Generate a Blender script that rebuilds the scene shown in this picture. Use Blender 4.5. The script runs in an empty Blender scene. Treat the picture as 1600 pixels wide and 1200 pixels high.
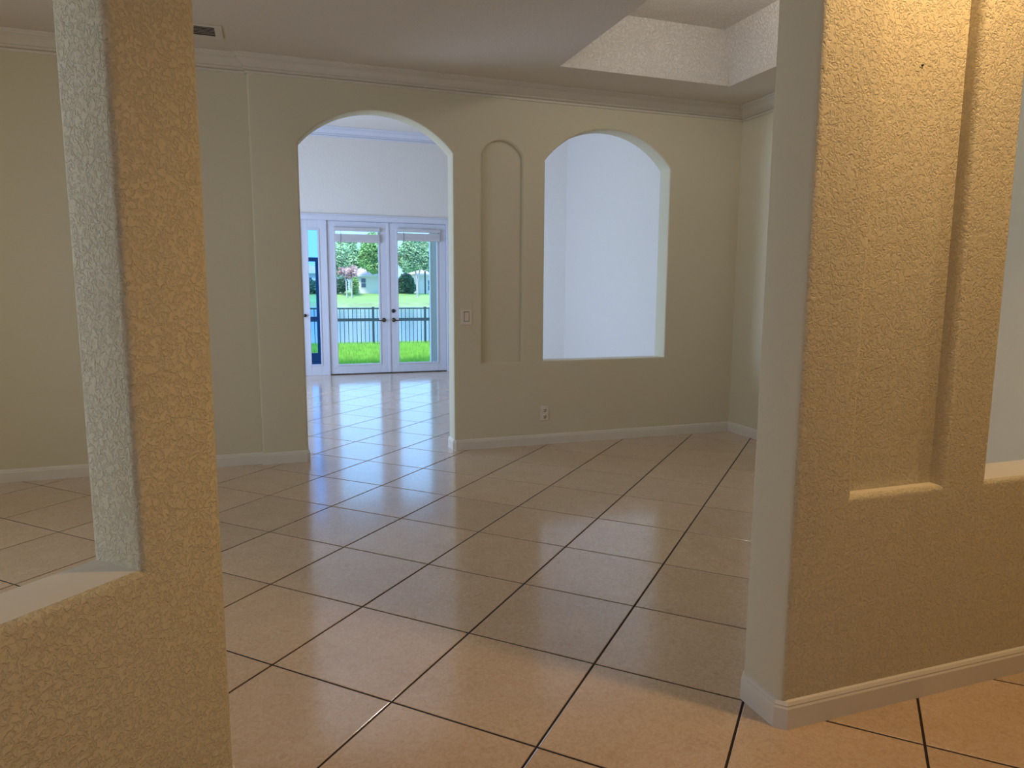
import bpy, bmesh, math, random
from mathutils import Vector, Matrix
from mathutils.geometry import tessellate_polygon

# ------------------------------------------------------------------ camera, sky, sun, exposure
S = 0.508                      # one floor tile (20 inch) = the survey unit used below
scene = bpy.context.scene
col = scene.collection

def rot_rows(yaw, pit, roll):
    cy, sy, cp, sp = math.cos(yaw), math.sin(yaw), math.cos(pit), math.sin(pit)
    fwd = Vector((sy*cp, cy*cp, -sp)); right = Vector((cy, -sy, 0)); down = fwd.cross(right)
    cr, sr = math.cos(roll), math.sin(roll)
    return cr*right + sr*down, -sr*right + cr*down, fwd
r_, d_, f_ = rot_rows(0.336948636, 0.134529387, -0.00489127724)
cam_data = bpy.data.cameras.new('camera'); cam = bpy.data.objects.new('camera', cam_data); col.objects.link(cam)
mw = Matrix(((r_.x, -d_.x, -f_.x, -1.36000944*S), (r_.y, -d_.y, -f_.y, -4.84182489*S), (r_.z, -d_.z, -f_.z, 2.58630876*S), (0, 0, 0, 1)))
cam.matrix_world = mw
cam_data.sensor_fit = 'HORIZONTAL'; cam_data.sensor_width = 36.0
cam_data.lens = 1094.84/1600*36.0
cam_data.clip_start = 0.05; cam_data.clip_end = 600
scene.camera = cam

scene.view_settings.view_transform = 'Standard'; scene.view_settings.look = 'None'
scene.view_settings.gamma = 1.0; scene.view_settings.use_curve_mapping = False
scene.view_settings.exposure = 0.0
scene.cycles.use_denoising = True
scene.cycles.max_bounces = 7; scene.cycles.diffuse_bounces = 4; scene.cycles.transparent_max_bounces = 16

world = bpy.data.worlds.new('overcast_sky'); scene.world = world; world.use_nodes = True
bg = world.node_tree.nodes['Background']
bg.inputs['Color'].default_value = (0.29, 0.57, 1.0, 1); bg.inputs['Strength'].default_value = 2.45

def light(name, kind, loc, power, color, **kw):
    L = bpy.data.lights.new(name, kind); L.energy = power; L.color = color
    o = bpy.data.objects.new(name, L); col.objects.link(o); o.location = loc
    for k, v in kw.items():
        if k == 'rot': o.rotation_euler = v
        else: setattr(L, k, v)
    return o
SUN = light('sun', 'SUN', (0, -20, 40), 3.5, (1.0, 0.90, 0.70), rot=(math.radians(38), math.radians(-14), 0), angle=math.radians(12))
DAY = (0.70, 0.85, 1.0)
# added fill lamps, stronger than the sky, at assumed windows outside the picture (each lamp fills its own window opening)
def window_lamp(name, loc, rot, sx, sy, power, color):
    return light(name, 'AREA', loc, power, color, rot=rot, shape='RECTANGLE', size=sx, size_y=sy)
window_lamp('living_slider_fill', (-4.52*S, 11.7*S, 2.5*S), (0, math.radians(-90), 0), 4.4*S, 5.0*S, 152, (0.49, 0.67, 1.0))
window_lamp('dining_window_fill', (-7.42*S, 0.7*S, 2.9*S), (0, math.radians(-90), 0), 3.2*S, 4.6*S, 26, (1.0, 0.94, 0.80))
window_lamp('entry_window_fill', (-5.5*S, -8.95*S, 2.9*S), (math.radians(90), 0, 0), 2.6*S, 3.4*S, 8.5, (1.0, 0.82, 0.56))

# ------------------------------------------------------------------ helpers
def link(o, parent=None):
    col.objects.link(o)
    if parent is not None: o.parent = parent
    return o

def tag(o, label=None, cat=None, group=None, kind=None):
    if label: o['label'] = label
    if cat: o['category'] = cat
    if group: o['group'] = group
    if kind: o['kind'] = kind
    return o

def empty(name, loc=(0, 0, 0)):
    o = bpy.data.objects.new(name, None); o.location = loc; o.empty_display_size = 0.1
    return link(o)

class MB:
    """collects faces; build() links one mesh object"""
    def __init__(self): self.v = []; self.f = []; self.flat = []
    def add(self, pts, faces, flat=True):
        b = len(self.v); self.v += [tuple(p) for p in pts]
        for f in faces: self.f.append(tuple(b+i for i in f)); self.flat.append(flat)
    def box(self, x0, x1, y0, y1, z0, z1, c=0.0):
        if c <= 0:
            p = [(x, y, z) for z in (z0, z1) for y in (y0, y1) for x in (x0, x1)]
            self.add(p, [(0, 2, 3, 1), (4, 5, 7, 6), (0, 1, 5, 4), (2, 6, 7, 3), (0, 4, 6, 2), (1, 3, 7, 5)])
            return
        pts = []; idx = {}
        xs, ys, zs = (x0, x1), (y0, y1), (z0, z1)
        for i in (0, 1):
            for j in (0, 1):
                for k in (0, 1):
                    sx, sy, sz = (1-2*i)*c, (1-2*j)*c, (1-2*k)*c
                    for ax in range(3):
                        p = [xs[i]+sx, ys[j]+sy, zs[k]+sz]; p[ax] = (xs[i], ys[j], zs[k])[ax]
                        idx[(i, j, k, ax)] = len(pts); pts.append(tuple(p))
        F = []
        q = [(0, 0), (1, 0), (1, 1), (0, 1)]
        def key(ax, s, a, b):
            t = [0, 0, 0]; t[ax] = s; o = [n for n in range(3) if n != ax]; t[o[0]] = a; t[o[1]] = b
            return tuple(t)
        for ax in range(3):
            for s in (0, 1):
                F.append([idx[key(ax, s, a, b)+(ax,)] for a, b in q])
        for ax in range(3):
            o = [n for n in range(3) if n != ax]
            for a, b in q:
                k0 = key(ax, 0, a, b); k1 = key(ax, 1, a, b)
                F.append([idx[k0+(o[0],)], idx[k1+(o[0],)], idx[k1+(o[1],)], idx[k0+(o[1],)]])
        for i in (0, 1):
            for j in (0, 1):
                for k in (0, 1): F.append([idx[(i, j, k, a)] for a in range(3)])
        self.add(pts, F)
    def tube(self, p0, p1, r, n=8, r1=None):
        p0, p1 = Vector(p0), Vector(p1); d = (p1-p0).normalized()
        a = d.orthogonal().normalized(); b = d.cross(a); r1 = r if r1 is None else r1
        pts = []
        for P, R in ((p0, r), (p1, r1)):
            for i in range(n):
                t = 2*math.pi*i/n; pts.append(P + (a*math.cos(t)+b*math.sin(t))*R)
        self.add(pts, [(i, (i+1) % n, n+(i+1) % n, n+i) for i in range(n)], False)
        self.add(pts[:n], [tuple(reversed(range(n)))]); self.add(pts[n:], [tuple(range(n))])
    def lathe(self, origin, axis, prof, n=16):
        o, d = Vector(origin), Vector(axis).normalized(); a = d.orthogonal().normalized(); b = d.cross(a)
        pts = []
        for h, r in prof:
            for i in range(n):
                t = 2*math.pi*i/n; pts.append(o + d*h + (a*math.cos(t)+b*math.sin(t))*max(r, 1e-5))
        F = [(k*n+i, k*n+(i+1) % n, (k+1)*n+(i+1) % n, (k+1)*n+i) for k in range(len(prof)-1) for i in range(n)]
        self.add(pts, F, False)
    def mesh(self, name):
        me = bpy.data.meshes.new(name); me.from_pydata(self.v, [], self.f); me.update()
        bm = bmesh.new(); bm.from_mesh(me)
        flats = self.flat
        for f, fl in zip(bm.faces, flats): f.smooth = not fl
        bmesh.ops.recalc_face_normals(bm, faces=bm.faces)
        bm.to_mesh(me); bm.free()
        return me
    def build(self, name, mat, parent=None, weld=False):
        me = self.mesh(name)
        if weld:
            bm = bmesh.new(); bm.from_mesh(me); bmesh.ops.remove_doubles(bm, verts=bm.verts, dist=1e-5)
            bmesh.ops.recalc_face_normals(bm, faces=bm.faces); bm.to_mesh(me); bm.free()
            me.set_sharp_from_angle(angle=math.radians(40))
        me.materials.append(mat)
        return link(bpy.data.objects.new(name, me), parent)

# ------------------------------------------------------------------ materials
def new_mat(name):
    m = bpy.data.materials.new(name); m.use_nodes = True
    nt = m.node_tree; b = nt.nodes['Principled BSDF']
    return m, nt, b
def N(nt, t, **kw):
    n = nt.nodes.new(t)
    for k, v in kw.items():
        if k in n.inputs: n.inputs[k].default_value = v
        else: setattr(n, k, v)
    return n
def coords(nt, out='Object'):
    return N(nt, 'ShaderNodeTexCoord').outputs[out]
def ramp(nt, fac, stops):
    r = N(nt, 'ShaderNodeValToRGB'); e = r.color_ramp.elements
    while len(e) < len(stops): e.new(0.5)
    for el, (p, c) in zip(e, stops): el.position = p; el.color = (*c, 1) if len(c) == 3 else c
    nt.links.new(fac, r.inputs[0]); return r.outputs[0]

def plain(name, c, rough=0.5, metal=0.0, spec=0.5, var=0.04, scale=8.0):
    m, nt, b = new_mat(name)
    n = N(nt, 'ShaderNodeTexNoise', Scale=scale, Detail=4.0); nt.links.new(coords(nt), n.inputs['Vector'])
    out = ramp(nt, n.outputs[0], [(0.3, tuple(x*(1-var) for x in c)), (0.7, tuple(min(1, x*(1+var)) for x in c))])
    nt.links.new(out, b.inputs['Base Color'])
    b.inputs['Roughness'].default_value = rough; b.inputs['Metallic'].default_value = metal; b.inputs['Specular IOR Level'].default_value = spec
    return m

def stucco(name, c, scale, strength, dist, rough=0.75):
    """painted knock-down plaster: flattened blobs and trowelled ridges"""
    m, nt, b = new_mat(name)
    co = coords(nt)
    n1 = N(nt, 'ShaderNodeTexNoise', Scale=scale, Detail=3.0, Roughness=0.62, Distortion=0.9); nt.links.new(co, n1.inputs['Vector'])
    h1 = ramp(nt, n1.outputs[0], [(0.36, (0, 0, 0)), (0.47, (0.55, 0.55, 0.55)), (0.52, (0.9, 0.9, 0.9)), (0.70, (1, 1, 1))])
    bp = N(nt, 'ShaderNodeBump', Strength=strength, Distance=dist); nt.links.new(h1, bp.inputs['Height'])
    nt.links.new(bp.outputs[0], b.inputs['Normal'])
    out = ramp(nt, n1.outputs[0], [(0.3, tuple(x*0.98 for x in c)), (0.7, tuple(x*1.01 for x in c))])
    nt.links.new(out, b.inputs['Base Color']); b.inputs['Roughness'].default_value = rough
    b.inputs['Specular IOR Level'].default_value = 0.3
    return m

M = {}
M['wall'] = stucco('cream_textured_paint', (0.69, 0.61, 0.43), 85, 0.8, 0.0036)
M['wall_smooth'] = stucco('cream_smooth_paint', (0.69, 0.63, 0.46), 95, 0.12, 0.002)
M['wall_living'] = stucco('pale_textured_paint', (0.80, 0.73, 0.66), 52, 0.35, 0.004)
M['ceiling'] = stucco('ceiling_texture_paint', (0.70, 0.63, 0.54), 52, 0.25, 0.003)
M['tray'] = stucco('tray_texture_paint', (0.72, 0.67, 0.61), 64, 0.8, 0.0048)
M['sill'] = plain('smooth_sill_paint', (0.72, 0.66, 0.55), 0.5, var=0.02)
M['trim'] = plain('white_trim_gloss', (0.76, 0.715, 0.63), 0.35, var=0.02)
M['crown'] = plain('crown_paint', (0.69, 0.63, 0.53), 0.5, var=0.02)
M['door'] = plain('white_door_paint', (0.68, 0.67, 0.74), 0.35, var=0.015)
M['plate'] = plain('almond_plastic', (0.79, 0.71, 0.60), 0.35, var=0.02)
M['slot'] = plain('dark_slot', (0.06, 0.045, 0.035), 0.6)
M['vent'] = plain('vent_enamel', (0.70, 0.63, 0.54), 0.4)
M['vent_dark'] = plain('vent_throat_shade', (0.04, 0.03, 0.025), 0.8)
M['blind'] = plain('blind_fabric', (0.60, 0.57, 0.58), 0.7)
M['cord'] = plain('blind_cord', (0.22, 0.26, 0.30), 0.7)
M['bronze'] = plain('aged_bronze', (0.10, 0.075, 0.05), 0.35, 0.8)
M['dark'] = plain('black_hardware', (0.012, 0.012, 0.014), 0.4)
M['fence'] = plain('dark_bronze_aluminium', (0.035, 0.06, 0.085), 0.45, 0.2)
M['frame_blue'] = plain('screen_frame_paint', (0.05, 0.12, 0.22), 0.5)
M['ext'] = stucco('exterior_stucco', (0.44, 0.39, 0.33), 40, 0.5, 0.006)
M['patio'] = plain('patio_concrete', (0.45, 0.44, 0.42), 0.8, scale=4)
M['lawn'] = plain('lawn_soil_green', (0.16, 0.36, 0.05), 0.9, var=0.3, scale=3)
M['blade'] = plain('grass_blade', (0.30, 0.62, 0.08), 0.6, var=0.25, scale=6)
M['bank'] = plain('far_lawn', (0.34, 0.58, 0.20), 0.9, var=0.16, scale=0.25)
M['bank_dry'] = plain('shore_dry_grass', (0.36, 0.48, 0.22), 0.9, var=0.2, scale=0.6)
M['leaf_a'] = plain('leaf_bright_green', (0.32, 0.55, 0.20), 0.7, var=0.35, scale=0.9)
M['leaf_b'] = plain('leaf_pale_green', (0.38, 0.58, 0.34), 0.7, var=0.35, scale=0.9)
M['leaf_c'] = plain('leaf_dark_green', (0.08, 0.19, 0.12), 0.7, var=0.35, scale=1.5)
M['leaf_d'] = plain('frond_reddish', (0.62, 0.42, 0.40), 0.7, var=0.35, scale=1.5)
M['bark'] = plain('bark', (0.50, 0.46, 0.48), 0.85, var=0.2, scale=3)
M['house'] = plain('house_stucco', (0.92, 0.88, 0.88), 0.8, var=0.03)
M['roof'] = plain('roof_tile', (0.72, 0.56, 0.56), 0.8, var=0.1, scale=2)
M['pane_dark'] = plain('house_window_glass', (0.10, 0.14, 0.22), 0.2)
M['lamp_glass'] = plain('opal_glass', (0.9, 0.9, 0.88), 0.3)
M['white'] = plain('white_paint', (0.85, 0.85, 0.85), 0.5)

def tile_mat():
    m, nt, b = new_mat('beige_porcelain_tile')
    co = coords(nt); oi = N(nt, 'ShaderNodeObjectInfo')
    sc = N(nt, 'ShaderNodeVectorMath', operation='SCALE'); sc.inputs[0].default_value = (37.0, 91.0, 13.0)
    nt.links.new(oi.outputs['Random'], sc.inputs['Scale'])
    ad = N(nt, 'ShaderNodeVectorMath', operation='ADD'); nt.links.new(co, ad.inputs[0]); nt.links.new(sc.outputs[0], ad.inputs[1])
    n1 = N(nt, 'ShaderNodeTexNoise', Scale=5.0, Detail=5.0, Roughness=0.6)
    n2 = N(nt, 'ShaderNodeTexNoise', Scale=34.0, Detail=6.0, Roughness=0.7, Distortion=2.4)
    for n in (n1, n2): nt.links.new(ad.outputs[0], n.inputs['Vector'])
    c1 = ramp(nt, n1.outputs[0], [(0.3, (0.57, 0.40, 0.265)), (0.7, (0.65, 0.485, 0.335))])
    c2 = ramp(nt, n2.outputs[0], [(0.36, (0.48, 0.325, 0.205)), (0.5, (0.62, 0.45, 0.305)), (0.66, (0.72, 0.555, 0.41))])
    mx = N(nt, 'ShaderNodeMix', data_type='RGBA'); mx.inputs[0].default_value = 0.5
    nt.links.new(c1, mx.inputs[6]); nt.links.new(c2, mx.inputs[7])
    hv = N(nt, 'ShaderNodeHueSaturation'); nt.links.new(mx.outputs[2], hv.inputs['Color'])
    mp = N(nt, 'ShaderNodeMapRange'); mp.inputs[3].default_value = 0.93; mp.inputs[4].default_value = 1.06
    nt.links.new(oi.outputs['Random'], mp.inputs[0]); nt.links.new(mp.outputs[0], hv.inputs['Value'])
    nt.links.new(hv.outputs[0], b.inputs['Base Color'])
    b.inputs['Roughness'].default_value = 0.17; b.inputs['Specular IOR Level'].default_value = 0.9
    b.inputs['Coat Weight'].default_value = 0.6; b.inputs['Coat Roughness'].default_value = 0.11
    n4 = N(nt, 'ShaderNodeTexNoise', Scale=9.0, Detail=2.0); nt.links.new(ad.outputs[0], n4.inputs['Vector'])
    bp = N(nt, 'ShaderNodeBump', Strength=0.05, Distance=0.01); nt.links.new(n4.outputs[0], bp.inputs['Height']); nt.links.new(bp.outputs[0], b.inputs['Normal'])
    return m
M['tile'] = tile_mat()
M['grout'] = plain('dark_brown_grout', (0.022, 0.013, 0.011), 0.9, var=0.2, scale=30)

def glass_mat(name, tint):
    m = bpy.data.materials.new(name); m.use_nodes = True; nt = m.node_tree; nt.nodes.clear()
    out = N(nt, 'ShaderNodeOutputMaterial'); tr = N(nt, 'ShaderNodeBsdfTransparent'); tr.inputs[0].default_value = (*tint, 1)
    gl = N(nt, 'ShaderNodeBsdfGlossy'); gl.inputs['Roughness'].default_value = 0.02
    fr = N(nt, 'ShaderNodeFresnel'); fr.inputs[0].default_value = 1.3
    mx = N(nt, 'ShaderNodeMixShader'); nt.links.new(fr.outputs[0], mx.inputs[0]); nt.links.new(tr.outputs[0], mx.inputs[1]); nt.links.new(gl.outputs[0], mx.inputs[2])
    nt.links.new(mx.outputs[0], out.inputs[0]); return m
M['glass'] = glass_mat('clear_pane', (0.97, 0.99, 1.0))
M['glass_blue'] = glass_mat('blue_tinted_pane', (0.60, 0.80, 1.0))

def water_mat():
    m, nt, b = new_mat('lake_water')
    b.inputs['Base Color'].default_value = (0.25, 0.36, 0.48, 1); b.inputs['Roughness'].default_value = 0.18
    n = N(nt, 'ShaderNodeTexNoise', Scale=1.3, Detail=4.0)
    mp = N(nt, 'ShaderNodeMapping'); mp.inputs['Scale'].default_value = (0.6, 0.5, 1)
    nt.links.new(coords(nt), mp.inputs[0]); nt.links.new(mp.outputs[0], n.inputs['Vector'])
    bp = N(nt, 'ShaderNodeBump', Strength=0.25, Distance=0.06); nt.links.new(n.outputs[0], bp.inputs['Height']); nt.links.new(bp.outputs[0], b.inputs['Normal'])
    return m
M['water'] = water_mat()

# ------------------------------------------------------------------ walls with openings, niches and bull-nosed edges
def rect(s0, s1, z0, z1): return [(s0, z0), (s1, z0), (s1, z1), (s0, z1)]
def arched(s0, s1, z0, zs, za, n=24):
    """rectangle with a segmental arch on top: springs at zs, apex at za (counter-clockwise)"""
    w = (s1-s0)/2; h = za-zs; R = (w*w+h*h)/(2*h); cz = za-R; cx = (s0+s1)/2
    a = math.asin(min(1, w/R)); 
    if h > w: a = math.pi-a
    pts = [(s0, z0), (s1, z0)]
    for i in range(n+1):
        t = a-2*a*i/n; pts.append((cx+R*math.sin(t), cz+R*math.cos(t)))
    return pts
def area2(p): return sum(p[i][0]*p[(i+1) % len(p)][1]-p[(i+1) % len(p)][0]*p[i][1] for i in range(len(p)))
def offset_loop(p, ds):
    """move every edge of a ccw loop outward by ds[i] (edge i runs from i to i+1)"""
    n = len(p); out = []
    def nrm(i):
        a, b = p[i], p[(i+1) % n]; l = math.hypot(b[0]-a[0], b[1]-a[1]) or 1e-9
        return ((b[1]-a[1])/l, -(b[0]-a[0])/l)
    for i in range(n):
        n0, n1 = nrm(i-1), nrm(i); d0, d1 = ds[i-1], ds[i]
        det = n0[0]*n1[1]-n0[1]*n1[0]
        if abs(det) < 1e-4: out.append((p[i][0]+n1[0]*d1, p[i][1]+n1[1]*d1)); continue
        out.append((p[i][0]+(d0*n1[1]-d1*n0[1])/det, p[i][1]+(n0[0]*d1-n1[0]*d0)/det))
    return out

class Frame:
    """wall coordinates (along, up, depth) in tile units -> metres"""
    def __init__(self, o, e, d): self.o, self.e, self.d = o, e, d
    def __call__(self, s, z, t): return ((self.o[0]+self.e[0]*s+self.d[0]*t)*S, (self.o[1]+self.e[1]*s+self.d[1]*t)*S, z*S)

def panel(mb, F, outer, holes=(), niches=(), th=0.35, r=0.035, outer_flags=None, back_r=None, sill_mb=None):
    """solid wall: outer loop, through holes, niches (loop, depth); edges rounded with radius r"""
    back_r = r if back_r is None else back_r
    K = 4
    prof = [(1-math.sin(math.pi/2*k/K), 1-math.cos(math.pi/2*k/K)) for k in range(K+1)]
    front, back = [], []
    def strips(base_loop, sign, flags, d_end, both):
        n = len(base_loop); rings = []
        for o, dp in prof: rings.append((offset_loop(base_loop, [sign*f*r*o for f in flags]), dp*r))
        if both:
            for o, dp in reversed(prof): rings.append((offset_loop(base_loop, [sign*f*back_r*o for f in flags]), th-dp*back_r))
        else: rings.append((base_loop, d_end))
        pts = []
        for lp, dp in rings: pts += [F(a, b, dp) for a, b in lp]
        faces, sills = [], []
        for k in range(len(rings)-1):
            for i in range(n):
                q = (k*n+i, k*n+(i+1) % n, (k+1)*n+(i+1) % n, (k+1)*n+i)
                a, b = base_loop[i], base_loop[(i+1) % n]
                flat_edge = sign > 0 and abs(a[1]-b[1]) < 1e-6 and b[0] > a[0]
                (sills if (flat_edge and sill_mb is not None and k >= K) else faces).append(q)
        mb.add(pts, faces, False)
        if sills: sill_mb.add(pts, sills, False)
        front.append(rings[0][0])
        if both: back.append(rings[-1][0])
    if area2(outer) < 0: outer = outer[::-1]
    fl = outer_flags or [0]*len(outer)
    strips(outer, -1, fl, 0, True)
    for h in holes: strips(h, 1, [1]*len(h), 0, True)
    for h, dp in niches:
        strips(h, 1, [1]*len(h), dp, False)
        tri = tessellate_polygon([[Vector((a, b, 0)) for a, b in h]])
        mb.add([F(a, b, dp) for a, b in h], tri)
    for loops, dp in ((front, 0.0), (back, th)):
        flat = [q for l in loops for q in l]
        tri = tessellate_polygon([[Vector((a, b, 0)) for a, b in l] for l in loops])
        mb.add([F(a, b, dp) for a, b in flat], tri)

def sweep(mb, path, prof, flat=True):
    """profile (offset to the left of the path, z) swept along a plan path with mitred corners; tile units in, metres out"""
    n = len(path); rings = []
    def nr(i):
        a, b = path[i], path[i+1]; l = math.hypot(b[0]-a[0], b[1]-a[1]); return (-(b[1]-a[1])/l, (b[0]-a[0])/l)
    for i in range(n):
        if i == 0: m = nr(0)
        elif i == n-1: m = nr(n-2)
        else:
            a, b = nr(i-1), nr(i); q = 1+a[0]*b[0]+a[1]*b[1]; m = ((a[0]+b[0])/q, (a[1]+b[1])/q)
        rings.append([((path[i][0]+m[0]*o)*S, (path[i][1]+m[1]*o)*S, z*S) for o, z in prof])
    k = len(prof); pts = [p for rg in rings for p in rg]
    F = [(i*k+j, i*k+(j+1) % k, (i+1)*k+(j+1) % k, (i+1)*k+j) for i in range(n-1) for j in range(k)]
    F += [tuple(range(k)), tuple((n-1)*k+j for j in reversed(range(k)))]
    mb.add(pts, F, flat)

ZC, ZL = 5.74, 7.17
BASE = [(0, 0), (0.026, 0), (0.026, 0.130), (0.019, 0.142), (0.021, 0.150), (0.012, 0.168), (0, 0.176)]
CROWN = [(0, -0.235), (0.022, -0.235), (0.030, -0.205), (0.014, -0.197), (0.034, -0.190), (0.050, -0.180), (0.052, -0.164), (0.040, -0.156), (0.066, -0.118), (0.100, -0.084), (0.124, -0.070), (0.126, -0.054), (0.142, -0.052), (0.146, -0.030), (0.166, -0.022), (0.172, -0.002), (0, -0.002)]

def struct(mb, name, mat, parent=None, weld=True):
    o = mb.build(name, mat, parent, weld=weld)
    if parent is None: o['kind'] = 'structure'
    return o

def wall(name, F, outer, mat, **kw):
    mb = MB(); sm = MB() if kw.get('sill') else None
    kw.pop('sill', None)
    panel(mb, F, outer, sill_mb=sm, **kw)
    o = struct(mb, name, mat)
    if sm and sm.f: sm.build('sill', M['sill'], o, weld=True)
    return o

s2 = 2**-0.5
XR, YF, YJ = 6.66, 5.90, 5.965
# far wall: arch, blind niche, pass-through window
Ffar = Frame((0, YF), (1, 0), (0, 1))
wall('wall_far', Ffar, [(-1.48, 0), (-0.835, 0)] + arched(-0.835, 1.43, 0, 4.64, 5.165)[2:][::-1] + [(1.43, 0), (7.20, 0), (7.20, 7.25), (-1.48, 7.25)], M['wall_smooth'],
     holes=[arched(2.95, 5.245, 1.41, 4.63, 5.185)], niches=[(arched(1.885, 2.57, 1.405, 4.66, 4.885), 0.075)], th=0.35, r=0.03,
     outer_flags=[0] + [1]*26 + [0]*3 + [1], sill=True)
wall('wall_far_left', Frame((0, YJ), (1, 0), (0, 1)), rect(-7.5, -1.48, 0, 7.25), M['wall_smooth'], th=0.285, r=0.0)
wall('wall_right', Frame((XR, 0), (0, 1), (1, 0)), rect(-9.2, YF, 0, ZC), M['wall_smooth'], th=0.35, r=0.0)
# right entry wall: niche and tall opening
Fr = Frame((0, -1.73), (1, 0), (0, 1))
wall('wall_entry_right', Fr, rect(1.43, XR, 0, ZC), M['wall'], holes=[arched(2.955, 5.25, 1.383, 4.63, 5.17)],
     niches=[(arched(1.86, 2.575, 1.385, 4.66, 4.885), 0.095)], th=0.37, r=0.04, outer_flags=[0, 0, 0, 1], sill=True)
we = bpy.data.objects['wall_entry_right'].data; we.materials.append(M['wall_smooth'])
for p in we.polygons:
    if p.normal.x < -0.6 and p.center.x < 1.47*S: p.material_index = 1
mb = MB(); mb.lathe((2.2395*S, -1.635*S, 3.866*S), (0, -1, 0), [(0, 0.003), (0.004, 0.003), (0.005, 0)], 8); mb.build('nail', M['dark'], bpy.data.objects['wall_entry_right'])
# left entry wall: diagonal, half wall with opening and end pillar (front face looks towards the entry)
Fl = Frame((-0.21*s2, 0.21*s2), (s2, s2), (-s2, s2))
wall('wall_entry_left', Fl, rect(-9.9, -2.045, 0, ZC), M['wall'], holes=[arched(-4.80, -2.475, 1.372, 4.63, 5.17)], th=0.35, r=0.04, outer_flags=[0, 1, 0, 0], sill=True)
# walls outside the picture that close the rooms; windows in them
wall('wall_left', Frame((-7.5, 0), (0, 1), (-1, 0)), rect(-9.2, 6.25, 0, ZC), M['wall'], holes=[rect(-1.6, 3.0, 1.3, 4.5)], th=0.35, r=0.02)
wall('wall_front', Frame((0, -9.0), (1, 0), (0, -1)), rect(-7.5, XR, 0, ZC), M['wall'], holes=[rect(-6.9, -4.1, 1.2, 4.6)], th=0.35, r=0.02)
# living room behind the arch
wall('wall_living_left', Frame((-4.6, 0), (0, 1), (-1, 0)), rect(6.25, 16.98, 0, ZL+0.05), M['wall_living'], holes=[rect(9.2, 14.2, 0.3, 4.7)], th=0.35, r=0.02)
wall('wall_living_far', Frame((0, 16.65), (1, 0), (0, 1)), [(-4.95, 0), (-0.36, 0), (-0.36, 4.60), (4.02, 4.60), (4.02, 0), (4.95, 0), (4.95, ZL+0.05), (-4.95, ZL+0.05)], M['wall_living'], th=0.33, r=0.0)
wall('wall_living_corner', Frame((7.08, 14.5), (-s2, s2), (s2, s2)), rect(0, 3.04, 0, ZL+0.05), M['wall_living'], th=0.33, r=0.0)
wall('wall_living_right', Frame((7.08, 0), (0, 1), (1, 0)), rect(6.25, 14.5, 0, ZL+0.05), M['wall_living'], th=0.33, r=0.0)

# ceilings
class Flat:
    def __init__(self, z): self.z = z
    def __call__(self, s, t, d): return (s*S, t*S, (self.z+d)*S)
TR = (2.74, 5.615, 0.6, 4.86)            # tray plan: x0, x1, y0, y1
mb = MB(); panel(mb, Flat(ZC), rect(-7.85, 7.01, -9.35, YF), holes=[[(TR[0], TR[2]), (TR[1], TR[2]), (TR[1], TR[3]), (TR[0], TR[3])]], th=0.2, r=0.0)
ceil = struct(mb, 'ceiling', M['ceiling'], weld=False)
mb = MB(); lo = [(TR[0], TR[2]), (TR[1], TR[2]), (TR[1], TR[3]), (TR[0], TR[3])]; iv = 0.26
up = [(TR[0]+iv, TR[2]+iv), (TR[1]-iv, TR[2]+iv), (TR[1]-iv, TR[3]-0.16), (TR[0]+iv, TR[3]-0.16)]
ZT = 6.53
rings = [(lo, ZC), ([(a+(c-a)*0.80, b+(d-b)*0.80) for (a, b), (c, d) in zip(lo, up)], ZC+(ZT-ZC)*0.88), ([(a+(c-a)*0.90, b+(d-b)*0.90) for (a, b), (c, d) in zip(lo, up)], ZC+(ZT-ZC)*0.96)]
rings.append(([(a+(0.10 if a < 4 else -0.10), b+(0.10 if b < 3 else -0.10)) for a, b in up], ZT))
pts = [(a*S, b*S, z*S) for lp, z in rings for a, b in lp]
mb.add(pts, [(k*4+i, k*4+(i+1) % 4, (k+1)*4+(i+1) % 4, (k+1)*4+i) for k in range(3) for i in range(4)], False); mb.add([p for p in pts[12:]], [(0, 1, 2, 3)], False)
tr_o = mb.build('tray_recess', M['tray'], ceil, weld=True); tag(tr_o, 'raised ceiling recess with coarse knock-down texture')
mb = MB(); panel(mb, Flat(ZL), rect(-4.95, 7.41, 6.25, 16.98), th=0.2, r=0.0); struct(mb, 'ceiling_living', M['wall_living'], weld=False)

# mouldings: crown (trim_n) and baseboards
def crown(name, path, zc, mat='crown'):
    mb = MB(); sweep(mb, path, [(o, zc+z) for o, z in CROWN]); return struct(mb, name, M[mat], weld=False)
crown('trim_1', [(XR, -1.36), (XR, YF), (-1.48, YF), (-1.48, YJ), (-7.5, YJ)], ZC)
CROWN_BIG = [(o*1.15, z*1.15) for o, z in CROWN]
mb = MB(); sweep(mb, [(7.08, 14.5), (4.93, 16.65), (-4.6, 16.65)], [(o, ZL+z) for o, z in CROWN_BIG]); struct(mb, 'trim_2', M['door'], weld=False)
def baseboard(name, path):
    mb = MB(); sweep(mb, path, BASE); return struct(mb, name, M['trim'], weld=False)
cf = 0.03
baseboard('baseboard_right', [(XR, -1.36), (XR, YF), (1.43+cf, YF), (1.43, YF+cf), (1.43, YF+0.35-cf), (1.43+cf, YF+0.35), (7.05, YF+0.35)])
baseboard('baseboard_left', [(-4.6, YF+0.35), (-0.835-cf, YF+0.35), (-0.835, YF+0.35-cf), (-0.835, YF+cf), (-0.835-cf, YF), (-1.48, YF), (-1.48, YJ), (-7.5, YJ)])
baseboard('baseboard_entry', [(XR, -1.73), (1.43+0.04, -1.73), (1.43, -1.69), (1.43, -1.40), (1.47, -1.36), (XR, -1.36)])
def fl2(u, t): return (Fl.o[0]+s2*u-s2*t, Fl.o[1]+s2*u+s2*t)
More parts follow.
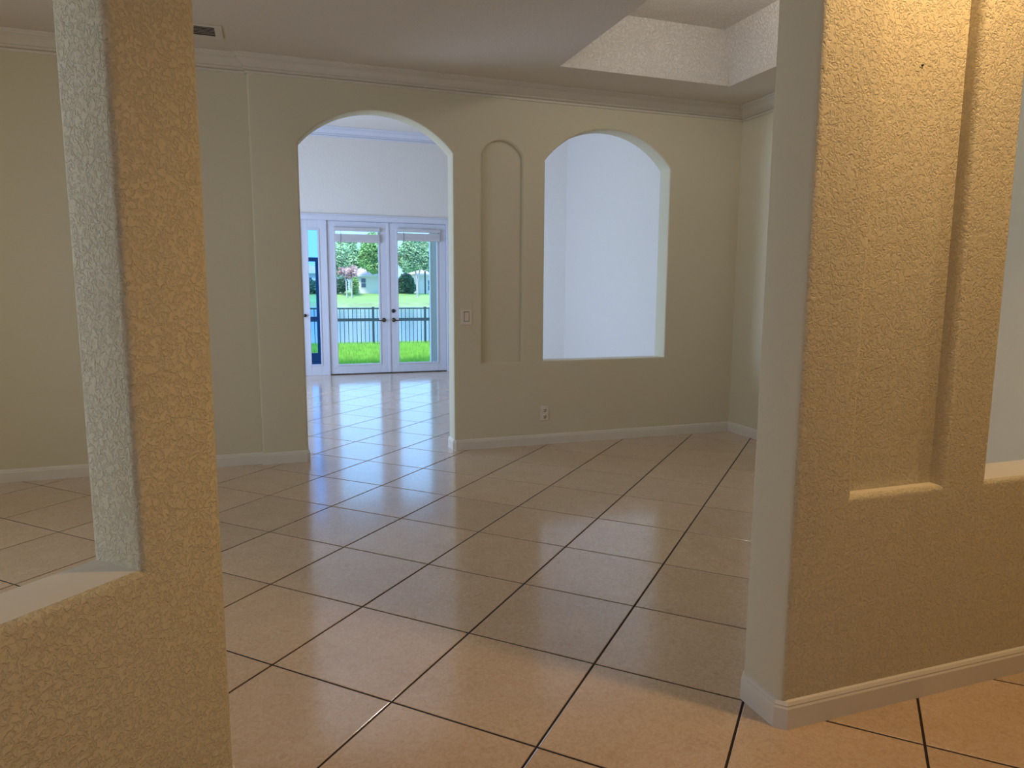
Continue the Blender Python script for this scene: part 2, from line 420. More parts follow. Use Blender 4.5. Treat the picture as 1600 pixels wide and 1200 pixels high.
baseboard('baseboard_entry_left', [fl2(-9.8, 0.35), fl2(-2.085, 0.35), fl2(-2.045, 0.31), fl2(-2.045, 0.04), fl2(-2.085, 0), fl2(-9.8, 0)])
baseboard('baseboard_living', [(7.08, 14.5), (4.93, 16.65), (4.18, 16.65)])
baseboard('baseboard_living_left', [(-0.53, 16.65), (-4.6, 16.65)])

# ------------------------------------------------------------------ floor: every tile laid on a dark grout bed
mb = MB(); mb.box(-7.85*S, 7.41*S, -9.35*S, 16.98*S, -0.10, -0.0028)
floor = struct(mb, 'floor', M['grout'], weld=False)
G = 0.0078/2/S; BV = 0.0022/S
def tile_loop(a, b, g):
    c = [(a+g, b+g), (a+1-g, b+g), (a+1-g, b+1-g), (a+g, b+1-g)]
    return [((p+q)*s2, (q-p)*s2) for p, q in c]
def clip(poly, lim):
    for ax, val, sg in lim:
        out = []
        for i in range(len(poly)):
            A, B = poly[i], poly[(i+1) % len(poly)]; da, db = sg*(A[ax]-val), sg*(B[ax]-val)
            if da <= 0: out.append(A)
            if (da < 0 < db) or (db < 0 < da):
                t = da/(da-db); out.append((A[0]+(B[0]-A[0])*t, A[1]+(B[1]-A[1])*t))
        poly = out
        if not poly: break
    return poly
LIM = [(0, -7.84, -1), (0, 7.40, 1), (1, -9.34, -1), (1, 16.97, 1)]
def tile_geo(mb, a, b, off=(0, 0)):
    lo, mid = clip(tile_loop(a, b, G), LIM), clip(tile_loop(a, b, G+BV), LIM)
    if len(lo) < 3 or len(lo) != len(mid): return False
    n = len(lo)
    P = [((x-off[0])*S, (y-off[1])*S, -0.0028) for x, y in lo] + [((x-off[0])*S, (y-off[1])*S, -0.0011) for x, y in lo] + [((x-off[0])*S, (y-off[1])*S, 0.0) for x, y in mid]
    F = [(k*n+i, k*n+(i+1) % n, (k+1)*n+(i+1) % n, (k+1)*n+i) for k in range(2) for i in range(n)] + [tuple(2*n+i for i in range(n))]
    mb.add(P, F); return True
def to_px(x, y, z=0.0):
    v = Vector((x*S, y*S, z*S)) - mw.translation
    dz = v.dot(f_)
    if dz < 0.05: return None
    return (800+1094.84*v.dot(r_)/dz, 600+1094.84*v.dot(d_)/dz, dz)
shared = MB(); tile_geo(shared, 0, 0, (s2, 0.0)); shared_me = shared.mesh('tile'); shared_me.materials.append(M['tile'])
# the tile centre in the plan of cell (0,0) is (s2, 0)
rest = MB(); ntile = 0
for a in range(-24, 20):
    for b in range(-18, 28):
        lp = tile_loop(a, b, 0); cx, cy = (a+b+1)*s2, (b-a)*s2
        if not clip(lp, LIM): continue
        seen = False
        for fx in (0.02, 0.5, 0.98):
            for fy in (0.02, 0.5, 0.98):
                p, q = a+fx, b+fy; X, Y = (p+q)*s2, (q-p)*s2
                px = to_px(X, Y)
                if px is None or not (-20 < px[0] < 1620 and -20 < px[1] < 1230): continue
                # what stands between the camera and this spot
                cxp, cyp = -1.36, -4.842
                ok = True
                if Y > 6.2:
                    t = (5.9-cyp)/(Y-cyp); xa = cxp+(X-cxp)*t
                    ok = -0.95 < xa < 1.55
                if ok and Y > -1.5:
                    t = (-1.73-cyp)/(Y-cyp); xa = cxp+(X-cxp)*t
                    ok = xa < 1.55
                uu, nn = (X+Y)*s2, (X-Y)*s2
                if ok and nn < -0.21:
                    t = (2.462+0.21)/(2.462-nn); ua = -4.385+(uu+4.385)*t
                    ok = ua > -2.12 or px[1] < 935
                if ok: seen = True
        full = all(LIM[0][1]+0.01 < x < LIM[1][1]-0.01 and LIM[2][1]+0.01 < y < LIM[3][1]-0.01 for x, y in lp)
        if seen and ntile < 300:
            ntile += 1
            if full:
                o = bpy.data.objects.new('tile', shared_me); o.location = (cx*S, cy*S, 0); link(o, floor)
            else:
                mb = MB()
                if tile_geo(mb, a, b): mb.build('tile', M['tile'], floor)
        else: tile_geo(rest, a, b)
ro = rest.build('tile_field', M['tile'], floor); ro['kind'] = 'stuff'

# ------------------------------------------------------------------ French doors, sidelight and their frame
YD = 16.65
def dbox(mb, x0, x1, z0, z1, y0, y1, c=0.0): mb.box(x0*S, x1*S, (YD+y0)*S, (YD+y1)*S, z0*S, z1*S, c)
mb = MB()                                                    # casing and frame
dbox(mb, -0.50, 4.16, 4.565, 4.70, -0.035, 0.0, 0.004); dbox(mb, -0.52, 4.18, 4.70, 4.735, -0.055, 0.0, 0.004)
dbox(mb, -0.50, -0.36, 0, 4.565, -0.035, 0.0, 0.004); dbox(mb, 4.005, 4.16, 0, 4.565, -0.035, 0.0, 0.004)
dbox(mb, -0.36, 4.02, 4.55, 4.60, 0.0, 0.33); dbox(mb, -0.36, -0.335, 0, 4.55, 0.0, 0.33); dbox(mb, 3.985, 4.02, 0, 4.55, 0.0, 0.33)
fr = struct(mb, 'trim_3', M['door'], weld=False)
mb = MB(); dbox(mb, 0.40, 3.985, 0.0, 0.022, 0.03, 0.33); mb.build('threshold', M['bronze'], fr)

def leaf(name, x0, x1, gx0, gx1, gz0, gz1, y0=0.06, y1=0.15, gl='glass', z0=0.024, z1=4.545):
    e = empty(name, ((x0+x1)/2*S, (YD+y0)*S, z0*S)); e['kind'] = 'structure'
    def child(mb, n, m):
        me = mb.mesh(n); me.transform(Matrix.Translation(-e.location)); me.materials.append(m)
        return link(bpy.data.objects.new(n, me), e)
    for a, b in ((x0, gx0), (gx1, x1)):
        mb = MB(); dbox(mb, a, b, z0, z1, y0, y1, 0.003); child(mb, 'stile', M['door'])
    for a, b in ((z0, gz0), (gz1, z1)):
        mb = MB(); dbox(mb, gx0, gx1, a, b, y0, y1, 0.003); child(mb, 'rail', M['door'])
    mb = MB(); w = 0.045                                     # raised glazing frame
    for q in ((gx0-w, gx1+w, gz0-w, gz0), (gx0-w, gx1+w, gz1, gz1+w), (gx0-w, gx0, gz0, gz1), (gx1, gx1+w, gz0, gz1)): dbox(mb, *q, y0-0.018, y0+0.002, 0.003)
    child(mb, 'glazing_bead', M['door'])
    mb = MB(); dbox(mb, gx0, gx1, gz0, gz1, y0+0.04, y0+0.052); child(mb, 'pane', M[gl])
    return e, child
d1, c1 = leaf('door_1', 0.41, 2.185, 0.655, 1.905, 0.315, 4.33)
d2, c2 = leaf('door_2', 2.215, 3.98, 2.495, 3.705, 0.315, 4.33)
w1, c3 = leaf('window_1', -0.335, 0.355, -0.125, 0.150, 0.335, 4.27, 0.03, 0.15, 'glass_blue', 0.0, 4.55)
mb = MB(); dbox(mb, 0.355, 0.405, 0.0, 4.55, 0.0, 0.2, 0.003); c3(mb, 'mullion', M['door'])
mb = MB(); dbox(mb, 2.165, 2.235, 0.03, 4.53, 0.035, 0.06, 0.003); c1(mb, 'astragal', M['door'])
def lever(child, x, z, sgn):
    mb = MB(); mb.lathe((x*S, (YD+0.06)*S, z*S), (0, -1, 0), [(0, 0.034), (0.004, 0.034), (0.010, 0.030), (0.012, 0.012), (0.045, 0.011), (0.050, 0.016), (0.058, 0.014), (0.060, 0)], 16)
    h = child(mb, 'door_handle', M['bronze'])
    mb = MB(); y = (YD+0.06)*S-0.050
    for k in range(5):
        a, b = k/5, (k+1)/5
        mb.tube((x*S+sgn*0.105*a, y, z*S-0.008*math.sin(a*3.1)), (x*S+sgn*0.105*b, y, z*S-0.008*math.sin(b*3.1)), 0.010-0.003*a, 8, 0.010-0.003*b)
    me = mb.mesh('lever'); me.transform(Matrix.Translation(-h.parent.location)); me.materials.append(M['bronze']); link(bpy.data.objects.new('lever', me), h)
lever(c1, 2.035, 1.635, -1); lever(c2, 2.335, 1.635, 1)
mb = MB(); mb.lathe((2.33*S, (YD+0.06)*S, 1.91*S), (0, -1, 0), [(0, 0.031), (0.006, 0.031), (0.014, 0.026), (0.016, 0)], 16); o = c2(mb, 'deadbolt', M['dark']); tag(o, 'black round deadbolt')
mb = MB(); mb.lathe((-0.275*S, (YD+0.03)*S, 1.79*S), (0, -1, 0), [(0, 0.016), (0.010, 0.012), (0.025, 0.022), (0.038, 0.024), (0.046, 0.016), (0.048, 0)], 14); o = c3(mb, 'knob', M['dark']); tag(o, 'small black knob')
for ch, x in ((c1, 0.55), (c1, 2.05), (c2, 2.42), (c2, 3.78)):
    mb = MB(); mb.lathe((x*S, (YD+0.06)*S, 0.20*S), (0, -1, 0), [(0, 0.010), (0.008, 0.010), (0.010, 0.006), (0.011, 0)], 10); ch(mb, 'hold_down_bracket', M['plate'])

# raised blinds on the doors
def blind(x0, x1, ztop, zgap, zbot, label, cord_x):
    e = empty('raised_blind', ((x0+x1)/2*S, (YD+0.03)*S, zbot*S)); tag(e, label, 'blind', 'raised blinds on the French doors')
    def part(mb, n, m):
        me = mb.mesh(n); me.transform(Matrix.Translation(-e.location)); me.materials.append(m); link(bpy.data.objects.new(n, me), e)
    mb = MB(); dbox(mb, x0, x1, ztop-0.10, ztop, -0.045, 0.042, 0.003); part(mb, 'headrail', M['blind'])
    n = 6; z = zbot+0.05; top = ztop-0.10-zgap
    for k in range(n):
        h = (top-z)/n; mb = MB(); dbox(mb, x0+0.01, x1-0.01, z+k*h+0.0008, z+(k+1)*h-0.0004, -0.035, 0.035, 0.002); part(mb, 'slat', M['blind'])
    mb = MB(); dbox(mb, x0+0.005, x1-0.005, zbot, zbot+0.05, -0.040, 0.040, 0.003); part(mb, 'bottom_rail', M['blind'])
    mb = MB(); mb.tube((cord_x*S, (YD-0.05)*S, (ztop-0.1)*S), (cord_x*S, (YD-0.05)*S, 3.05*S), 0.003, 6); mb.lathe((cord_x*S, (YD-0.05)*S, 3.06*S), (0, 0, -1), [(0, 0.002), (0.01, 0.006), (0.04, 0.007), (0.045, 0)], 8); part(mb, 'pull_cord', M['cord'])
    for cx in (x0+0.12, x1-0.12):
        mb = MB(); mb.tube((cx*S, YD*S, (ztop-0.1)*S), (cx*S, YD*S, (zbot+0.02)*S), 0.0015, 5); part(mb, 'lift_cord', M['cord'])
blind(0.60, 1.95, 4.36, 0.085, 3.935, 'raised grey blind on the left French door, bright gap under its headrail', 0.80)
blind(2.44, 3.79, 4.38, 0.03, 4.02, 'raised grey blind on the right French door, closed up tight under its headrail', 2.66)

# ------------------------------------------------------------------ small fittings
def fitting(name, loc, label, cat):
    e = empty(name, loc); tag(e, label, cat)
    def part(mb, n, m, parent=None):
        me = mb.mesh(n); me.transform(Matrix.Translation(-Vector(loc))); me.materials.append(m)
        return link(bpy.data.objects.new(n, me), parent or e)
    return e, part
yw = YF*S
e, part = fitting('light_switch', (1.63*S, yw, 2.14*S), 'almond light switch plate beside the arched doorway', 'light switch')
mb = MB(); mb.box(1.538*S, 1.722*S, yw-0.007, yw, 2.020*S, 2.262*S, 0.003); part(mb, 'plate', M['plate'])
mb = MB(); mb.box(1.590*S, 1.678*S, yw-0.0078, yw-0.006, 2.076*S, 2.232*S); part(mb, 'surround', M['slot'])
mb = MB(); x0, x1, z0, z1 = 1.597*S, 1.671*S, 2.084*S, 2.224*S
mb.add([(x0, yw-0.008, z0), (x1, yw-0.008, z0), (x1, yw-0.012, z1), (x0, yw-0.012, z1), (x0, yw-0.006, z0), (x1, yw-0.006, z0), (x1, yw-0.006, z1), (x0, yw-0.006, z1)],
       [(0, 1, 2, 3), (4, 7, 6, 5), (0, 4, 5, 1), (3, 2, 6, 7), (0, 3, 7, 4), (1, 5, 6, 2)]); part(mb, 'rocker', M['plate'])
e, part = fitting('wall_outlet', (2.979*S, yw, 0.53*S), 'almond duplex power outlet low on the wall under the pass-through opening', 'power outlet')
mb = MB(); mb.box(2.905*S, 3.053*S, yw-0.007, yw, 0.405*S, 0.655*S, 0.003); part(mb, 'plate', M['plate'])
for zc in (0.475, 0.585):
    mb = MB(); mb.lathe((2.979*S, yw-0.006, zc*S), (0, -1, 0), [(0, 0.020), (0.003, 0.020), (0.0035, 0)], 14); rc = part(mb, 'receptacle', M['plate'])
    mb = MB()
    for dx in (-0.007, 0.007): mb.box(2.979*S+dx-0.0022, 2.979*S+dx+0.0022, yw-0.0105, yw-0.009, zc*S-0.002, zc*S+0.010)
    mb.box(2.979*S-0.004, 2.979*S+0.004, yw-0.0105, yw-0.009, zc*S-0.014, zc*S-0.007); part(mb, 'slot', M['slot'], rc)
# ceiling air vent
zv = ZC*S
e, part = fitting('ceiling_vent', (-2.35*S, 5.06*S, zv), 'white louvred air vent in the ceiling behind the left pillar', 'air vent')
vx0, vx1, vy0, vy1 = -2.95, -1.73, 4.85, 5.31
bx, by0, by1 = 0.09, 4.915, 5.245
mb = MB()
for q in ((vx0, vx1, vy0, by0), (vx0, vx1, by1, vy1), (vx0, vx0+bx, by0, by1), (vx1-bx, vx1, by0, by1)):
    mb.box(q[0]*S, q[1]*S, q[2]*S, q[3]*S, zv-0.007, zv-0.0005, 0.002)
part(mb, 'frame', M['vent'])
mb = MB(); mb.box((vx0+bx)*S, (vx1-bx)*S, by0*S, by1*S, zv-0.002, zv-0.0006); part(mb, 'throat_shade', M['vent_dark'])  # flat plate coloured dark as the unlit duct; the ceiling has no hole
for k in range(5):
    y = by0+0.012+k*0.052; xa, xb = (vx0+bx)*S, (vx1-bx)*S; mb = MB()
    lo = [(y*S, -0.0100), ((y+0.022)*S, -0.0030), ((y+0.026)*S, -0.0035), ((y+0.004)*S, -0.0108)]
    mb.add([(x, a, zv+b) for x in (xa, xb) for a, b in lo], [(0, 1, 2, 3), (4, 7, 6, 5), (0, 4, 5, 1), (1, 5, 6, 2), (2, 6, 7, 3), (3, 7, 4, 0)]); part(mb, 'louvre', M['vent'])

# recessed warm downlights of the entry, the second an added fill
def downlight(x, y, power, color, label, spot=math.radians(150), blend=0.6, radius=0.05):
    loc = (x*S, y*S, ZC*S)
    e, part = fitting('recessed_downlight', loc, label, 'downlight')
    e['group'] = 'recessed downlights over the entry'
    mb = MB(); mb.lathe(loc, (0, 0, -1), [(0.0005, 0.055), (0.004, 0.060), (0.010, 0.085), (0.006, 0.095), (0.0005, 0.096)], 20); part(mb, 'trim_ring', M['white'])
    L = light('downlight_lamp', 'SPOT', (x*S, y*S, ZC*S-0.03), power, color, spot_size=spot, spot_blend=blend, shadow_soft_size=radius)
tl = (3.9*S, 2.5*S, ZT*S)
e, part = fitting('flush_ceiling_light', tl, 'round flush ceiling light in the middle of the tray ceiling', 'ceiling light')
mb = MB(); mb.lathe(tl, (0, 0, -1), [(0.0005, 0.17), (0.03, 0.17), (0.032, 0.0)], 24); part(mb, 'base', M['white'])
mb = MB(); mb.lathe(tl, (0, 0, -1), [(0.032, 0.155), (0.07, 0.14), (0.10, 0.08), (0.105, 0.0)], 24); part(mb, 'diffuser', M['lamp_glass'])
light('flush_lamp', 'POINT', (tl[0], tl[1], tl[2]-0.19), 13.5, (1.0, 0.95, 0.88), shadow_soft_size=0.06)
WARM = (1.0, 0.645, 0.30)
downlight(2.25, -2.60, 84, WARM, 'warm recessed downlight in the entry ceiling by the right niche wall')
downlight(5.1, -3.5, 21, (1.0, 0.72, 0.42), 'added warm fill downlight in the entry ceiling farther from the niche wall')  # added to warm the lower part of the right wall

# assumed windows out of the picture that hold the added fill lamps (frames in their openings)
def side_window(name, F, s0, s1, z0, z1, nx):
    e = empty(name, F((s0+s1)/2, z0, 0.2)); e['kind'] = 'structure'
    mb = MB(); w = 0.07
    def slab(a, b, c, d, t0, t1):
        P = [F(x, z, t) for t in (t0, t1) for z in (c, d) for x in (a, b)]
        mb.add(P, [(0, 2, 3, 1), (4, 5, 7, 6), (0, 1, 5, 4), (2, 6, 7, 3), (0, 4, 6, 2), (1, 3, 7, 5)])
    slab(s0, s1, z0, z0+w, 0.18, 0.28); slab(s0, s1, z1-w, z1, 0.18, 0.28)
    for k in range(nx+1):
        x = s0+(s1-s0-w)*k/nx; slab(x, x+w, z0+w, z1-w, 0.18, 0.28)
    me = mb.mesh('window_frame'); me.transform(Matrix.Translation(-e.location)); me.materials.append(M['door']); link(bpy.data.objects.new('window_frame', me), e)
    for k in range(nx):
        mb = MB(); a = s0+(s1-s0-w)*k/nx+w; slab(a, s0+(s1-s0-w)*(k+1)/nx, z0+w, z1-w, 0.225, 0.235)
        me = mb.mesh('pane'); me.transform(Matrix.Translation(-e.location)); me.materials.append(M['glass']); link(bpy.data.objects.new('pane', me), e)
side_window('window_2', Frame((-7.5, 0), (0, 1), (-1, 0)), -1.6, 3.0, 1.3, 4.5, 2)
side_window('window_3', Frame((0, -9.0), (1, 0), (0, -1)), -6.9, -4.1, 1.2, 4.6, 2)
side_window('window_4', Frame((-4.6, 0), (0, 1), (-1, 0)), 9.2, 14.2, 0.3, 4.7, 3)

# ------------------------------------------------------------------ outside: patio, lawn, fence, lake, far bank
rnd = random.Random(7)
mb = MB(); mb.box(-8, 8, 16.98*S, 9.6, -0.35, -0.06); struct(mb, 'patio_slab', M['patio'], weld=False)
mb = MB(); ys = [9.6, 13, 17.2, 18.2, 19.6, 24]; zs = [-0.14, -0.14, -0.15, -0.35, -1.05, -1.5]
P = [(x, y, z) for y, z in zip(ys, zs) for x in (-40, 0, 60)]
mb.add(P, [(r*3+c, r*3+c+1, (r+1)*3+c+1, (r+1)*3+c) for r in range(5) for c in range(2)], False)
lawn = struct(mb, 'lawn_ground', M['lawn'])
g = MB()                                                    # grass blades
for i in range(30000):
    y = rnd.uniform(10.5, 15.93); x = rnd.uniform(-0.6+0.10*(y-10), 1.9+0.32*(y-9))
    h = rnd.uniform(0.05, 0.11)*(1.25 if rnd.random() < 0.1 else 1); a = rnd.uniform(0, math.pi); w = 0.006
    dx, dy = math.cos(a)*w, math.sin(a)*w; lx, ly = rnd.uniform(-.04, .04), rnd.uniform(-.04, .04)
    g.add([(x-dx, y-dy, -0.145), (x+dx, y+dy, -0.145), (x+lx, y+ly, -0.145+h)], [(0, 1, 2)])
me = bpy.data.meshes.new('grass'); me.from_pydata(g.v, [], g.f); me.materials.append(M['blade'])
gr = link(bpy.data.objects.new('grass', me)); tag(gr, 'bright green lawn grass between the doors and the railing fence', 'grass', kind='stuff')
mb = MB(); mb.add([(-150, 18.5, -1.0), (180, 18.5, -1.0), (180, 92, -1.0), (-150, 92, -1.0)], [(0, 1, 2, 3)])
lake = struct(mb, 'lake', M['water'], weld=False); tag(lake, 'pale blue rippled lake beyond the fence', 'lake', kind='stuff')
mb = MB(); ys = [86.5, 88, 92, 96, 115, 200]; zs = [-1.15, -0.98, -0.1, 0.62, 0.85, 1.3]
P = [(x, y, z) for y, z in zip(ys, zs) for x in (-150, 0, 60, 180)]
mb.add(P, [(r*4+c, r*4+c+1, (r+1)*4+c+1, (r+1)*4+c) for r in range(5) for c in range(3)], False)
struct(mb, 'far_bank_ground', M['bank'])
mb = MB(); pts = []
for i in range(60):
    x = -20+i*1.2; pts += [(x, 87.2, -1.05), (x, 88.2+rnd.uniform(-.3, .5), -0.80+rnd.uniform(-.08, .1)), (x, 90.0, -0.52)]
mb.add(pts, [(i*3+k, i*3+k+1, i*3+k+4, i*3+k+3) for i in range(59) for k in range(2)], False); o = struct(mb, 'shore_edge', M['bank_dry'], weld=False)
# fence
FY = 16.0
fe = empty('railing_fence', (2.0, FY, -0.15)); tag(fe, 'dark aluminium picket railing fence between lawn and lake', 'fence')
def fpart(mb, n, x, z=0.0, me=None):
    me = me or mb.mesh(n)
    if not me.materials: me.materials.append(M['fence'])
    o = bpy.data.objects.new(n, me); o.location = (x-2.0, 0, z); return link(o, fe)
x0, x1 = -2.2, 6.0
for z, h, n in ((0.80, 0.032, 'top_rail'), (0.51, 0.078, 'mid_rail'), (-0.115, 0.03, 'bottom_rail')):
    mb = MB(); mb.box(x0-2.0, x1-2.0, -0.018, 0.018, z+0.15-h/2, z+0.15+h/2); fpart(mb, n, 2.0)
mb = MB(); mb.box(-0.0075, 0.0075, -0.0075, 0.0075, 0.02, 0.95); pk = mb.mesh('picket')
mb = MB(); mb.box(-0.026, 0.026, -0.026, 0.026, -0.25, 0.975); mb.box(-0.032, 0.032, -0.032, 0.032, 0.975, 0.99); po = mb.mesh('post')
sp = 1.37; k = 0; X = 1.94-3*sp
while X < x1:
    fpart(None, 'post', X, 0, po)
    for j in range(1, 13):
        xx = X+sp*j/13
        if xx < x1: fpart(None, 'picket', xx, 0, pk)
    X += sp
# screen panel frame outside the sidelight
sf = empty('screen_frame', (0.0, 9.3, -0.06)); tag(sf, 'dark blue screen panel frame standing outside the narrow side window', 'screen frame')
for n, q in (('stile', (0.085, 0.165, -0.06, 1.80)), ('stile', (-0.62, -0.54, -0.06, 1.80)), ('top_rail', (-0.54, 0.085, 1.735, 1.80)), ('kick_panel', (-0.54, 0.085, -0.06, 0.27)), ('mid_rail', (-0.54, 0.085, 0.80, 0.86))):
    mb = MB(); mb.box(q[0], q[1], -0.02, 0.02, q[2]+0.06, q[3]+0.06); mb.build(n, M['frame_blue'], sf)
# wing wall of the house to the right of the doors
mb = MB(); mb.box(1.915, 2.6, 16.98*S, 9.11, -0.3, 3.9); struct(mb, 'wall_exterior_wing', M['ext'], weld=False)
mb = MB(); mb.box(1.895, 1.915, 9.02, 9.11, -0.06, 3.9); mb.build('corner_bead', M['house'], bpy.data.objects['wall_exterior_wing'])

# ------------------------------------------------------------------ far bank: houses, trees, shrubs
def box_part(parent, n, m, x0, x1, y0, y1, z0, z1):
    mb = MB(); mb.box(x0, x1, y0, y1, z0, z1); me = mb.mesh(n)
    p = parent.location if parent.parent is None else parent.parent.location
    me.transform(Matrix.Translation(-p)); me.materials.append(m); return link(bpy.data.objects.new(n, me), parent)
def house(x0, x1, y0, y1, z0, z1, roof_h, label, windows, posts=()):
    e = empty('house', ((x0+x1)/2, y0, z0)); tag(e, label, 'house', 'houses across the lake')
    box_part(e, 'wall', M['house'], x0, x1, y0, y1, z0-0.3, z1)
    mb = MB(); ov = 0.5; cx0, cx1, cy = x0+(y1-y0)*0.45, x1-(y1-y0)*0.45, (y0+y1)/2
    if cx1 < cx0: cx0 = cx1 = (x0+x1)/2
    mb.add([(x0-ov, y0-ov, z1), (x1+ov, y0-ov, z1), (x1+ov, y1+ov, z1), (x0-ov, y1+ov, z1), (cx0, cy, z1+roof_h), (cx1, cy, z1+roof_h)], [(0, 1, 5, 4), (1, 2, 5), (2, 3, 4, 5), (3, 0, 4), (0, 3, 2, 1)])
    me = mb.mesh('roof'); me.transform(Matrix.Translation(-e.location)); me.materials.append(M['roof']); link(bpy.data.objects.new('roof', me), e)
    box_part(e, 'fascia', M['white'], x0-ov, x1+ov, y0-ov-0.05, y0-ov, z1-0.18, z1+0.02)
    for a, b, c, d in windows:
        w = box_part(e, 'window', M['white'], a-0.12, b+0.12, y0-0.05, y0, c-0.12, d+0.12)
        mid = (c+d)/2
        for q in ((c, mid-0.04), (mid+0.04, d)):
            box_part(w, 'pane', M['pane_dark'], a, b, y0-0.08, y0-0.05, q[0], q[1])
    for px, pz in posts: box_part(e, 'cage_post', M['fence'], px-0.09, px+0.09, y0-2.2, y0-2.0, z0-0.4, pz)
    return e
house(11.40, 16.4, 97, 107, 0.66, 3.1, 2.0, 'pale house with a dark sash window seen through the left French door', [(11.95, 12.55, 1.45, 2.68), (14.9, 15.5, 1.45, 2.68)])
house(20.25, 32, 98, 110, 0.6, 3.4, 1.9, 'pale house with a dark cage post seen through the right French door', [(21.6, 22.5, 1.1, 2.5), (25, 26, 1.2, 2.5)], [(20.7, 3.75), (24.5, 3.75)])
house(-3.0, 7.6, 101, 112, 0.75, 3.55, 2.3, 'house with a mauve hipped roof seen through the narrow side window', [(1.0, 2.0, 1.4, 2.8), (4.6, 5.6, 1.4, 2.8)])

def leaf_cloud(blobs, n, size, seed):
    rd = random.Random(seed); V, F = [], []
    tot = sum(b[3]*b[4]*b[5] for b in blobs)
    for bx, by, bz, rx, ry, rz in blobs:
        for i in range(int(n*rx*ry*rz/tot)):
            while True:
                p = Vector((rd.uniform(-1, 1), rd.uniform(-1, 1), rd.uniform(-1, 1)))
                if 0.35 < p.length < 1: break
            c = Vector((bx+p.x*rx, by+p.y*ry, bz+p.z*rz)); s = size*rd.uniform(0.6, 1.3)
            u = Vector((rd.gauss(0, 1), rd.gauss(0, 1), rd.gauss(0, 1))).normalized(); v = u.orthogonal().normalized()
            b0 = len(V); V += [c-u*s, c+v*s*0.5, c+u*s, c-v*s*0.5]; F.append((b0, b0+1, b0+2, b0+3))
    return V, F
def tree(name, x, y, z, blobs, n, size, mat, label, trunk=None, seed=1, cat='tree'):
    e = empty(name, (x, y, z)); tag(e, label, cat, 'trees and shrubs on the far bank')
    V, F = leaf_cloud(blobs, n, size, seed)
    me = bpy.data.meshes.new('crown'); me.from_pydata([v-Vector((x, y, z)) for v in V], [], F); me.materials.append(mat); o = link(bpy.data.objects.new('crown', me), e)
    o['kind'] = 'stuff'
    for tr in (trunk or []):
        mb = MB()
        for (a, ra), (b, rb) in zip(tr[:-1], tr[1:]): mb.tube(a, b, ra, 7, rb)
        me = mb.mesh('trunk'); me.transform(Matrix.Translation((-x, -y, -z))); me.materials.append(M['bark']); link(bpy.data.objects.new('trunk', me), e)
    return e
def B(x, y, z, r, rz=None): return (x, y, z, r, r, rz or r)
tree('leafy_tree', 14.0, 94.5, 0.6, [B(13.4, 94.2, 6.7, 1.9, 2.1), B(14.9, 94.3, 5.2, 1.5, 1.9), B(12.5, 94.4, 5.3, 1.3, 1.5), B(13.4, 94.2, 4.2, 1.2, 1.0), B(15.1, 94, 3.5, 0.8, 1.0)], 8000, 0.2, M['leaf_a'], 'bright green tree overhanging the house left of the door posts', [[((14.2, 94.4, 0.3), .16), ((14.0, 94.4, 3.0), .13), ((13.6, 94.4, 5.5), .07)]], 2)
tree('leafy_tree', 9.2, 98.6, 0.7, [B(8.9, 98.6, 5.4, 1.6, 1.7), B(9.9, 98.6, 4.4, 0.9, 1.2), B(8.2, 98.6, 3.8, 1.2, 1.4), B(10.0, 98.6, 6.4, 0.8, 0.9)], 3600, 0.2, M['leaf_b'], 'pale green tree at the left edge of the left French door', [[((9.3, 98.6, 0.5), .15), ((9.2, 98.6, 3), .12), ((9.1, 98.6, 5), .06)]], 3)
tree('leafy_tree', 19.0, 93.2, 0.2, [B(18.4, 93.0, 6.5, 1.6, 2.2), B(19.9, 93.4, 6.0, 1.7, 2.1), B(17.9, 93.2, 4.9, 1.1, 1.3), B(21.0, 93.4, 5.2, 1.3), B(18.9, 93, 4.5, 1.0, 0.8), B(20.4, 93.2, 4.3, 0.8, 0.7)], 8500, 0.2, M['leaf_b'], 'pale grey-green tree with forked trunk seen through the right French door',
     [[((19.0, 93.2, -0.1), .17), ((19.0, 93.2, 2.4), .14), ((18.7, 93.2, 4.2), .09), ((18.4, 93.2, 6), .05)], [((19.05, 93.2, 2.2), .12), ((19.5, 93.3, 4.2), .08), ((19.9, 93.4, 6), .05)]], 4)
tree('round_shrub', 18.1, 96.6, 0.6, [B(18.1, 96.6, 2.2, 1.1, 1.3), B(18.7, 96.6, 1.5, 0.85, 1.0), B(17.5, 96.6, 1.4, 0.85, 1.0)], 4200, 0.2, M['leaf_c'], 'dark green rounded shrub beside the forked tree trunk', None, 5, 'shrub')
tree('palm_clump', 9.9, 92.6, 0.0, [B(9.2, 92.6, 3.5, 0.8, 0.6), B(10.3, 92.6, 3.5, 0.75, 0.75), B(9.8, 92.6, 3.0, 0.6, 0.5)], 330, 0.3, M['leaf_d'], 'reddish palm clump at the left of the pale house', [[((9.5, 92.6, -0.1), .10), ((9.4, 92.6, 3.2), .08)], [((10.1, 92.6, -0.1), .10), ((10.2, 92.6, 3.2), .08)]], 6, 'palm')
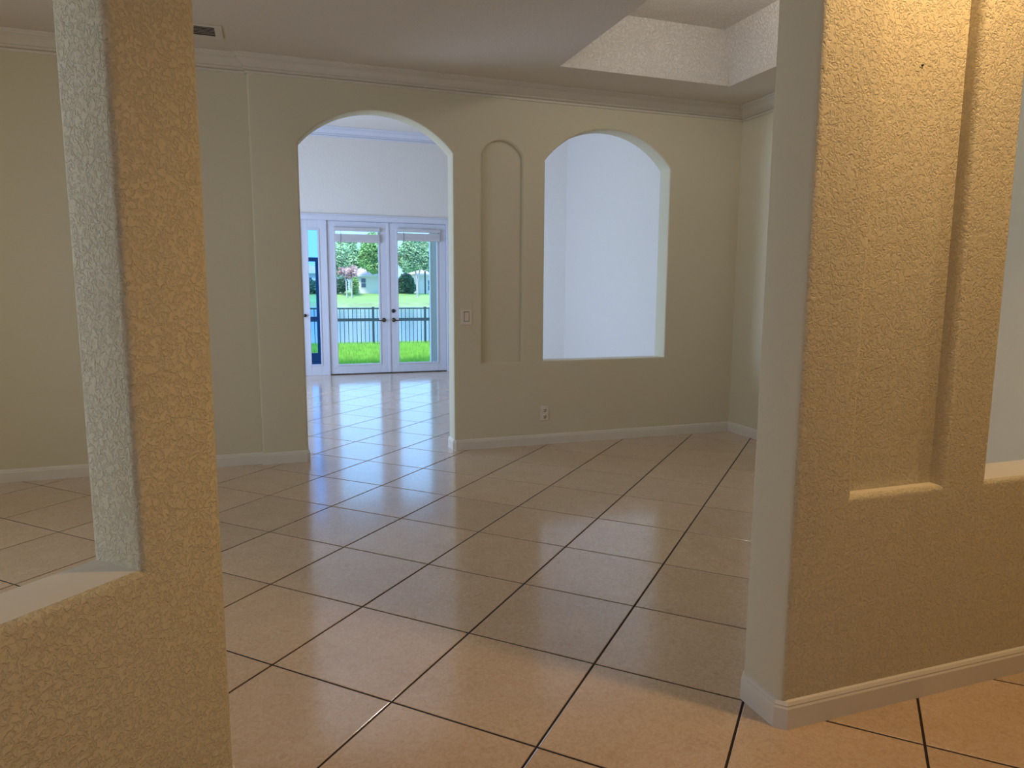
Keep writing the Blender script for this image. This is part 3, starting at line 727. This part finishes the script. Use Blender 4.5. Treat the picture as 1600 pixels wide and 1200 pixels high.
tree('leafy_shrub', 9.0, 95.6, 0.5, [B(8.4, 95.6, 1.6, 0.8, 1.0), B(9.3, 95.6, 1.8, 0.75, 1.1)], 1600, 0.2, M['leaf_c'], 'dark shrub behind the reddish palm trunks', None, 8, 'shrub')
tree('leafy_shrub', 10.9, 95.6, 0.5, [B(10.9, 95.6, 1.7, 0.55, 1.2)], 900, 0.2, M['leaf_a'], 'bright green shrub against the pale house wall', None, 9, 'shrub')
tree('leafy_shrub', 5.0, 96, 0.7, [B(4.6, 96, 1.6, 1.3, 1.1), B(6.0, 96, 1.4, 1.1, 0.9)], 1500, 0.2, M['leaf_c'], 'dark shrub below the mauve roofed house', None, 10, 'shrub')
tree('background_tree', 11.5, 118, 0.8, [B(10.6, 118, 6.2, 2.4, 2.6), B(13.6, 118, 5.6, 2.0, 2.4), B(12.4, 118, 8.4, 1.7, 1.6)], 5200, 0.32, M['leaf_b'], 'tall hazy tree rising behind the reddish palm clump', [[((11.5, 118, 0.6), .25), ((11.6, 118, 6), .12)]], 11)
tree('background_tree', 18.3, 119, 0.8, [B(17.9, 119, 7.2, 2.1, 2.6), B(18.9, 119, 5.4, 1.5, 2.2)], 3600, 0.32, M['leaf_a'], 'tall green tree rising behind the roof of the sash window house', [[((18.3, 119, 0.6), .25), ((18.3, 119, 6), .12)]], 12)
tree('background_tree', 24.4, 118, 0.8, [B(22.9, 118, 6.6, 2.3, 2.8), B(26.4, 118, 6.4, 2.6, 2.8), B(24.6, 118, 9.0, 1.8, 1.6)], 6000, 0.32, M['leaf_b'], 'tall hazy tree rising behind the cage post house', [[((24.4, 118, 0.6), .25), ((24.4, 118, 6), .12)]], 13)
e = empty('boat_dock', (12.35, 90.2, -0.75)); tag(e, 'small white dock on the far shore of the lake', 'dock')
mb = MB(); mb.box(-0.8, 0.8, -0.4, 0.4, 0.05, 0.2); mb.build('deck', M['white'], e)
for px in (-0.7, 0.7):
    mb = MB(); mb.box(px-0.06, px+0.06, -0.35, -0.23, -0.5, 0.05); mb.build('pile', M['white'], e)
